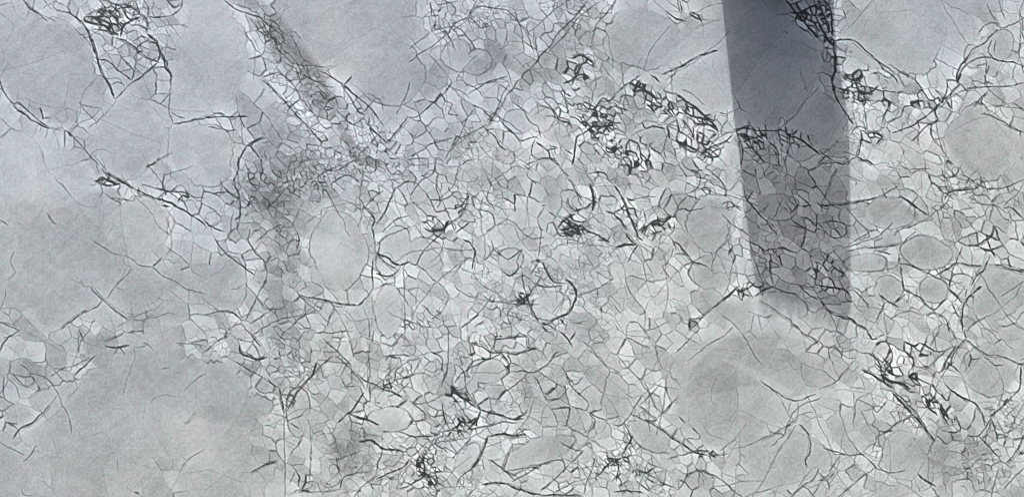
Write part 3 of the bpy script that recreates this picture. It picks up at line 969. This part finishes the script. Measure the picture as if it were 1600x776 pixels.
def stone():
    PX, PD, PW, LINES = [], [], [], []
    keepl = [False]
    def stroke(p, w, d, jit=1.0, fade=.55):
        q, t = resample(p, .5)
        if len(q) < 3: return
        tn = np.gradient(q, axis=0); L = np.hypot(tn[:, 0], tn[:, 1]) + 1e-6
        nrm = np.column_stack([-tn[:, 1] / L, tn[:, 0] / L])
        off = wiggle(t, 9, .9 * jit) + wiggle(t, 4, .45 * jit)
        q = q + nrm * off[:, None]
        if keepl[0]: LINES.append((q, nrm))
        ww = w * .53 * (1 + wiggle(t, 8, .38)); dd = d * np.clip(1 - fade * np.abs(wiggle(t, 9, 1)) ** 1.5, 0, 1)
        end = np.clip(np.minimum(t, t[-1] - t) / 4, .5, 1)
        PX.append(q); PD.append(dd * (.6 + .4 * end)); PW.append(ww * end)
    # long thin faults crossing the cracked ground
    for _ in range(420):
        u, v = RNG.uniform(-40, 1640), RNG.uniform(-40, 816); dl = int(DENS[min(15, max(0, int(v / 50)))][min(31, max(0, int(u / 50)))])
        low = v > 560 and u > 480
        if dl < (1 if low else 3) or (RNG.rand() > (.85 if low else .45 + .1 * (dl - 3))): continue
        th = RNG.choice([-.85, .75, -.6, .6, 1.45], p=[.42, .3, .12, .08, .08]) + RNG.normal(0, .18); th = RNG.normal(-.55, .25) if low and RNG.rand() < .7 else th; p = [(u, v)]; keepl[0] = True
        for j in range(RNG.randint(3, 9)):
            st_ = RNG.uniform(10, 20); th += RNG.normal(0, .22); u += st_ * math.cos(th); v += st_ * math.sin(th); p.append((u, v))
        stroke(p, RNG.uniform(1.2, 2.1), RNG.uniform(.18, .6) * (1 if v > 120 else .8), 1.1)
    keepl[0] = False
    x0 = y0 = 0
    for ln in STROKES.split('\n'):
        f = ln.split()
        if not f: continue
        if f[0] == 'T': x0, y0 = float(f[1]), float(f[2]); continue
        pts = [tuple(float(k) for k in s.split(',')) for s in f[2:]]
        pts = [(x0 + a / 2.984, y0 + b / 2.984) for a, b in pts]
        lv = float(f[1])
        keepl[0] = lv >= 4
        mu, mv = pts[len(pts) // 2]; dl = int(DENS[min(15, max(0, int(mv / 50)))][min(31, max(0, int(mu / 50)))])
        stroke(pts, float(f[0]), min(1, 1.1 * (lv / 10) ** (2.0 if dl < 2 else 1.5 if dl < 3 else 1.15)))
        keepl[0] = False
        if float(f[0]) >= 2 and lv >= 6 and len(pts) > 2 and RNG.rand() < .4:      # strong veins run double
            o = RNG.choice([-1, 1]) * RNG.uniform(2.0, 3.2); a_ = max(0, RNG.randint(len(pts)) - 2)
            q_ = np.array(pts); tq = np.gradient(q_, axis=0); tq /= np.hypot(tq[:, 0], tq[:, 1])[:, None] + 1e-6
            stroke([tuple(r_) for r_ in (q_ + np.column_stack([-tq[:, 1], tq[:, 0]]) * o)[a_:a_ + 4]], 1.5, .5 * min(1, (lv / 10) ** 1.35), .8)
        if lv >= 7 and RNG.rand() < .2:      # hairlines that split off a strong vein
            k = RNG.randint(len(pts)); a = RNG.uniform(0, 6.28); r = RNG.uniform(8, 22)
            stroke([pts[k], (pts[k][0] + r * math.cos(a), pts[k][1] + r * math.sin(a)),
                    (pts[k][0] + 1.7 * r * math.cos(a + .5), pts[k][1] + 1.7 * r * math.sin(a + .5))], 1.3, .35)
    for (cx, cy, rx, ry, dg, n, d, w) in KNOTS:
        c, s = math.cos(math.radians(dg)), math.sin(math.radians(dg))
        for k in range(int(n * .05)):
            r = math.sqrt(RNG.rand()); a = RNG.uniform(0, 6.28); x = rx * r * math.cos(a); y = ry * r * math.sin(a)
            px, py = cx + x * c - y * s, cy + x * s + y * c
            th = RNG.normal(math.radians(dg) if rx > ry else math.radians(dg) + 1.57, .9) + (3.14 if RNG.rand() < .5 else 0)
            p = [(px, py)]; L = RNG.uniform(3, 8); turn = RNG.uniform(-.7, .7)
            for j in range(RNG.randint(2, 5)):
                th += turn + RNG.uniform(-.5, .5); px += L * math.cos(th); py += L * math.sin(th); p.append((px, py))
            stroke(p, w * RNG.uniform(.55, 1.05), d * RNG.uniform(.35, 1), .8)
    Q = np.vstack(PX); D = np.concatenate(PD).astype(np.float32); Wd = np.concatenate(PW)
    img = np.zeros((HI, WI), np.float32)
    X = Q[:, 0] + 60; Y = Q[:, 1] + 50; bx = np.round(X).astype(int); by = np.round(Y).astype(int)
    for dx in range(-4, 5):
        for dy in range(-4, 5):
            ix = bx + dx; iy = by + dy
            ok = (ix >= 0) & (ix < WI) & (iy >= 0) & (iy < HI)
            d = np.hypot(ix - X, iy - Y); val = D * np.clip(1 - sstep(d, Wd * .45, Wd * .75 + .95), 0, 1)
            np.maximum.at(img, (iy[ok], ix[ok]), val[ok].astype(np.float32))
    # clean fragments
    F = np.full(UU.shape, 99, np.float32); wob = (fnoise(UU, VV, 34, 41, 4) - .5) * .5
    for c in CELLS:
        F = np.minimum(F, (blob(UU, VV, *c) + wob - .93) * min(c[2], c[3]))
    clean = 1 - sstep(F, -2.0, 1.0); gy, gx = np.gradient(F, VS, US)
    rimline = np.exp(-(F / (np.hypot(gx, gy) + .3) / .95) ** 2).astype(np.float32)
    rimline *= np.clip(1.9 * fnoise(UU, VV, 38, 581, 3) - .45, 0, 1) * .62
    dens = grid_lookup(DENS); busy = sstep(dens, 1.4, 3.0); rimline *= .12 + .88 * busy
    dens = dens * (1 - .93 * clean)
    patch = fnoise(UU, VV, 55, 5, 3); dn = dens + 3.6 * (patch - .5)
    kf = np.zeros(UU.shape, np.float32); kc = kf.copy(); w3 = (fnoise(UU, VV, 14, 53, 3) - .5) * 1.1
    for (cx, cy, rx, ry, dg, n, d, w) in KNOTS:
        m = d * (1 - sstep(blob(UU, VV, cx, cy, rx, ry, dg) + w3, .55, 1.25))
        if w >= 1.9: kc = np.maximum(kc, m)
        else: kf = np.maximum(kf, m)
    dk = sstep(dn, 2.2, 5.5)
    def layer(*args): return cracks(UU, VV, *args)
    md = lambda sc, sd, lo=.35, g=1.5: np.clip(lo + g * (fnoise(UU, VV, sc, sd, 2) - .3), 0, 1)      # strength drifting along a vein
    n1, c1 = layer(52, 101, 1.25, -.7, .16, 1.35, .97); n1 *= sstep(dn, 1.3, 2.8) * .95 * md(60, 501)
    n1b, c1b = layer(30, 131, 1.3, .8, .18, 1.2, .95); n1b *= sstep(dn, 2.4, 3.9) * .95 * md(45, 511)
    n2, c2 = layer(18, 151, 1.4, -.8, .2, 1.05, .93); n2 *= sstep(dn, 3.4, 5.0) * .85 * md(34, 521, .2, 1.7)
    n3, c3 = layer(11, 171, 1.5, .6, .22, .75, .92); n3 *= sstep(dn, 4.6, 6.2) * .7 * md(30, 531, .1, 1.8)
    n4, c4 = layer(105, 201, 1.4, -.75, .12, .9, .7); n4 *= .16
    kk = np.clip(np.maximum(kf, kc) * 1.5, 0, 1)
    sl = (slice(IV, IV + HI), slice(IU, IU + WI))
    dW = dn[sl]; spacing = np.interp(dW, [0, 1.5, 3, 4.5, 6, 8], [80, 64, 46, 33, 22, 14]).astype(np.float32) * np.exp(3.6 * (fnoise(UU, VV, 48, 561, 3)[sl] - .5)).astype(np.float32)
    kW = kk[sl]; spacing = np.minimum(spacing * (1 - kW) + (8.5 - 1.2 * np.clip(kc[sl] * 1.3, 0, 1)) * kW, spacing)
    e, h, cv = breccia(spacing, LINES[::-1], 17)
    pw = np.where(h < (.24), .14, .36 + .64 * ((h - .24) / .76) ** 1.4)
    pw = np.maximum(pw, np.clip(1.1 * kc[sl], 0, 1) * (.12 + .75 * h) * md(14, 571, .3, 1.5)[sl]); pw = np.maximum(pw, np.clip(kf[sl], 0, 1) * (.2 + .6 * h))
    amp = sstep(dW, .7, 2.2) * .9 * md(50, 501, .45, 1.3)[sl]; amp = np.maximum(amp, np.clip(kf[sl] * 1.15, 0, 1)); kcw = np.clip(kc[sl] * 1.5, 0, 1); amp = np.maximum(amp, kcw)
    wdt = (.62 + .68 * pw) * (1 + .45 * kcw * md(20, 541, .1, 1.8)[sl])
    main = np.exp(-(e / wdt) ** 2) * np.clip(pw * amp * (1 + .5 * kcw), 0, 1)
    main = np.maximum(main, (cv < .07 * kcw) * .8 * kcw * (e < 3.2))
    # a second, finer and fainter breakage inside the fragments
    e2, h2, cv2 = breccia(np.clip(spacing * .48, 6, 26), [], 29, 1.8, .8)
    am2 = sstep(dW, 2.0, 4.5) * md(26, 551, -.15, 1.9)[sl] * (1 - .6 * kW)
    sub = np.exp(-(e2 / .75) ** 2) * np.where(h2 < .35, 0, .25 + .5 * h2) * am2 * 1.0
    outer = np.ones(UU.shape, np.float32); outer[sl] = 0
    n1 *= outer; n1b *= outer; n2 *= outer; n3 *= outer
    n1[sl] = main; n2[sl] = sub
    k1 = k2 = k3 = k4 = 0
    cvf = np.zeros(UU.shape, np.float32); cvf[sl] = (cv - .5) * (.21 * sstep(dW, .8, 2.5) + .22 * kcw) + (cv2 - .5) * .16 * am2
    mosaic = -.09 * kf - .03 * kc + cvf + .055 * c4 + .05 * layer(70, 207, 1.3, .6, .12, 1, 1)[1]
    net = 1 - (1 - rimline) * (1 - n1) * (1 - n1b) * (1 - n2) * (1 - n3) * (1 - n4)
    net *= .7 + .6 * fnoise(UU, VV, 16, 61, 2)
    net = np.clip(net, 0, 1); net = 1 - (1 - net) * (1 - k1 * .85) * (1 - k2 * .8) * (1 - k3) * (1 - k4)
    vein = net.copy()
    sl = (slice(IV, IV + HI), slice(IU, IU + WI))
    vein[sl] = 1 - (1 - vein[sl]) * (1 - img)
    vein = np.clip(vein * (.72 + .56 * vnoise(UU, VV, 2.8, 401)), 0, 1)
    tone = mosaic.copy(); w2 = (fnoise(UU, VV, 26, 47, 3) - .5) * .9
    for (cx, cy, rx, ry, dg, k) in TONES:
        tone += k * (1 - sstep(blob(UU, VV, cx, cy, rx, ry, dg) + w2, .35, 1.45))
    wx = 5 * (fnoise(UU, VV, 12, 71, 3) - .5); wy = 5 * (fnoise(UU, VV, 12, 73, 3) - .5)
    for amt, soft, poly in BLOCKS:
        x0, x1 = min(p[0] for p in poly) - 20, max(p[0] for p in poly) + 20; y0, y1 = min(p[1] for p in poly) - 20, max(p[1] for p in poly) + 20
        s_ = (slice(*np.searchsorted(VS, (y0, y1))), slice(*np.searchsorted(US, (x0, x1)))); x = UU[s_] + wx[s_]; y = VV[s_] + wy[s_]
        inside = np.zeros(x.shape, bool); dist = np.full(x.shape, 1e3, np.float32)
        for (ax, ay), (bx, by) in zip(poly, poly[1:] + poly[:1]):
            if ay != by: inside ^= ((ay > y) != (by > y)) & (x < (bx - ax) * (y - ay) / (by - ay) + ax)
            t = np.clip(((x - ax) * (bx - ax) + (y - ay) * (by - ay)) / ((bx - ax) ** 2 + (by - ay) ** 2), 0, 1)
            dist = np.minimum(dist, np.hypot(x - ax - t * (bx - ax), y - ay - t * (by - ay)))
        tone[s_] += 1.25 * amt * sstep(np.where(inside, dist, -dist), -soft, soft)
    # pale calcite rims beside the veins
    ring = np.exp(-((F - 3) / 3.5) ** 2)
    sharp = clean
    tone += (.03 * ring - .045 * sharp) * (.25 + .75 * busy)
    def blur(a, r):
        for ax in (0, 1):
            k = np.exp(-np.arange(-3 * r, 3 * r + 1) ** 2 / (2. * r * r)); k /= k.sum(); o = 0
            for i, wgt in zip(range(-3 * r, 3 * r + 1), k): o = o + wgt * np.roll(a, i, ax)
            a = o
        return a
    rim = (.6 * np.clip(blur(vein, 2) * 3.0, 0, 1) + .4 * np.clip(blur(vein, 9) * 3.4, 0, 1)) * (1 - vein) ** 2
    dd = np.clip(dens / 8, 0, 1)
    return vein, tone, rim, clean, dd
# ---- end of marble pattern

# ------------------------------------------------------------------ marble material: node textures, steered by the traced vein pattern
def marble():
    M = NT('veined_marble'); co = M.n('ShaderNodeTexCoord').outputs['Object']
    vein, tone, rim, dens = (M.attr(a) for a in ('vein', 'tone', 'rim', 'density'))
    sx = M.n('ShaderNodeSeparateXYZ'); M.l(co, sx.inputs[0])      # sky's blue reflection painted in, stronger towards the left and top
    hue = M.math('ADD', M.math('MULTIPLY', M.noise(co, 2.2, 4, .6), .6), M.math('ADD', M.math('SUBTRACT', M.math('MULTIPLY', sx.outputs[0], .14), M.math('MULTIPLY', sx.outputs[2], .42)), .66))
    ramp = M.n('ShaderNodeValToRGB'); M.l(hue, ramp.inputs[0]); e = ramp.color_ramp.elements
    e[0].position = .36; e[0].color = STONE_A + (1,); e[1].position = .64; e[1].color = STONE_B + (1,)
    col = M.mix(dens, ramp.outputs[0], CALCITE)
    warm = M.n('ShaderNodeMapRange'); M.l(M.noise(co, 7, 3, .5), warm.inputs[0])
    warm.inputs[1].default_value = .54; warm.inputs[2].default_value = .80; warm.inputs[4].default_value = .38
    col = M.mix(warm.outputs[0], col, (.415, .388, .392))
    chroma = M.n('ShaderNodeMapRange'); M.l(M.noise(co, 60, 3, .6), chroma.inputs[0]); chroma.inputs[1].default_value = .35; chroma.inputs[2].default_value = .65
    col = M.mix(1.0, col, M.mix(chroma.outputs[0], (.965, 1.03, 1.01), (1.035, .98, 1.025)), 'MULTIPLY')
    # clouds, mottle and grain of the stone
    cloud = M.math('MULTIPLY', M.math('SUBTRACT', M.noise(co, 7, 7, .72), .5), .62)
    mott = M.math('MULTIPLY', M.math('SUBTRACT', M.noise(co, 55, 5, .7), .5), .5)
    speck = M.n('ShaderNodeMapRange'); M.l(M.noise(co, 120, 4, .7), speck.inputs[0]); speck.inputs[1].default_value = .66; speck.inputs[2].default_value = .76; speck.inputs[4].default_value = .30
    fine = M.math('SUBTRACT', M.noise(co, 210, 3, .75), .5)
    fine = M.math('MULTIPLY', fine, M.math('ADD', M.math('MULTIPLY', dens, 1.8), 1.0))
    mp = M.n('ShaderNodeMapping'); mp.inputs['Rotation'].default_value = (0, math.radians(42), 0); M.l(co, mp.inputs[0])
    mp2 = M.n('ShaderNodeMapping'); mp2.inputs['Scale'].default_value = (6, 60, 70); M.l(mp.outputs[0], mp2.inputs[0])
    fine = M.math('ADD', fine, M.math('MULTIPLY', M.math('SUBTRACT', M.noise(mp2.outputs[0], 1.6, 4, .65), .5), .26))
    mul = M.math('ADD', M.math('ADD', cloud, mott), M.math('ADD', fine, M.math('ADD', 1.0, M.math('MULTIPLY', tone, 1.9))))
    mul = M.math('SUBTRACT', mul, speck.outputs[0])
    mul = M.math('MULTIPLY', mul, M.math('ADD', .92, M.math('MULTIPLY', rim, RIM)))
    cmb = M.n('ShaderNodeCombineColor'); [M.l(mul, cmb.inputs[i]) for i in range(3)]
    col = M.mix(1.0, col, cmb.outputs[0], 'MULTIPLY')
    vf = M.math('MULTIPLY', M.math('POWER', vein, .72), 1.16, True)
    col = M.mix(vf, col, (.022, .028, .030))
    M.l(col, M.b.inputs['Base Color'])
    M.b.inputs['Specular IOR Level'].default_value = .22
    rg = M.math('ADD', .42, M.math('MULTIPLY', M.noise(co, 30, 3, .6), .10)); M.l(rg, M.b.inputs['Roughness'])
    M.b.inputs['IOR'].default_value = 1.5
    return M.m
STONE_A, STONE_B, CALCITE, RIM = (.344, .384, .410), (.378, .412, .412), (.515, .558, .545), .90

# ------------------------------------------------------------------ the slab: 20 mm thick, fine mesh on the polished face
vein, tone, rim, clean, dens = stone()
nv, nu = UU.shape
def slab():
    me = bpy.data.meshes.new('marble_slab')
    fr = np.empty((nv * nu, 3), np.float32)
    fr[:, 0] = ((UU - 800) * S).ravel(); fr[:, 1] = 0; fr[:, 2] = (ZC + (388 - VV) * S).ravel()
    T = .02
    ids = np.arange(nv * nu, dtype=np.int32).reshape(nv, nu)
    q = np.stack([ids[:-1, :-1], ids[1:, :-1], ids[1:, 1:], ids[:-1, 1:]], -1).reshape(-1, 4)
    # rim of the face, then the back: edges as strips of quads
    loop = np.concatenate([ids[0, :-1], ids[:-1, -1], ids[-1, :0:-1], ids[:0:-1, 0]])
    back = fr[loop].copy(); back[:, 1] = T; nb = len(loop); b0 = nv * nu
    bi = b0 + np.arange(nb, dtype=np.int32)
    side_q = np.stack([loop, np.roll(loop, -1), np.roll(bi, -1), bi], -1).astype(np.int32)
    me.vertices.add(b0 + nb); me.vertices.foreach_set('co', np.vstack([fr, back]).ravel())
    nq = len(q) + len(side_q); loops = np.concatenate([q.ravel(), side_q.ravel(), bi[::-1]]).astype(np.int32)
    me.loops.add(len(loops)); me.loops.foreach_set('vertex_index', loops)
    starts = np.concatenate([np.arange(nq) * 4, [nq * 4]]).astype(np.int32)
    me.polygons.add(nq + 1); me.polygons.foreach_set('loop_start', starts)
    me.update(calc_edges=True)
    for nm, a in (('vein', vein), ('tone', tone), ('rim', rim), ('density', dens)):
        at = me.attributes.new(nm, 'FLOAT', 'POINT')
        full = np.concatenate([a.ravel(), a.ravel()[loop]]).astype(np.float32); at.data.foreach_set('value', full)
    me.materials.append(marble())
    o = bpy.data.objects.new('marble_slab', me); C.objects.link(o)
    return tag(o, 'polished pale grey marble slab with black crackle veins, filling the picture', 'stone slab', 'thing')
slab()

# ------------------------------------------------------------------ unseen board added above the view, its outline taken from the shade
def shade_board():
    zb = ZC + (388 - DROP_V) * S; t = .012
    def foot(u, v):              # the point of the underside whose shade falls at (u, v)
        out = (v - DROP_V) * S / k
        return ((u - 800) * S - side * out, -out)
    pts = [foot(*p) for p in SHADE]
    pts = [(x, min(y, -.002)) for x, y in pts]
    me = bpy.data.meshes.new('shade_board'); n_ = len(pts)
    vs_ = [(x, y, zb) for x, y in pts] + [(x, y, zb + t) for x, y in pts]
    fs = [tuple(range(n_))[::-1], tuple(range(n_, 2 * n_))] + [(i, (i + 1) % n_, n_ + (i + 1) % n_, n_ + i) for i in range(n_)]
    me.from_pydata(vs_, [], fs); me.update()
    o = bpy.data.objects.new('shade_board', me); C.objects.link(o)
    W = NT('grey_wood'); co = W.n('ShaderNodeTexCoord').outputs['Object']
    mp = W.n('ShaderNodeMapping'); mp.inputs['Scale'].default_value = (14, 1.5, 1.5); W.l(co, mp.inputs[0])
    W.l(W.mix(W.noise(mp.outputs[0], 6, 5, .6), (.10, .085, .07), (.24, .21, .18)), W.b.inputs['Base Color']); W.b.inputs['Roughness'].default_value = .7
    me.materials.append(W.m)
    return tag(o, 'unseen shade blocker added over the slab, cut to cast the dark band', 'shade_board')
random.seed(5)
SHADE = [(1118, -99), (1134, 60), (1147, 180), (1161, 290), (1172, 390), (1182, 452)]
x_ = 1186.0
while x_ < 1322:                 # narrow teeth added so the lower end of the shade fades out
    y_ = 456 + (x_ - 1186) * .27; SHADE += [(x_, y_), (x_ + 1.2, y_ + random.uniform(14, 62)), (x_ + 2.4, y_ + 1)]; x_ += random.uniform(3.2, 5.2)
SHADE += [(1329, 492), (1329, 400), (1328, 260), (1325, 190), (1318, 150), (1309, 100), (1304, 50), (1301, -99)]
shade_board()
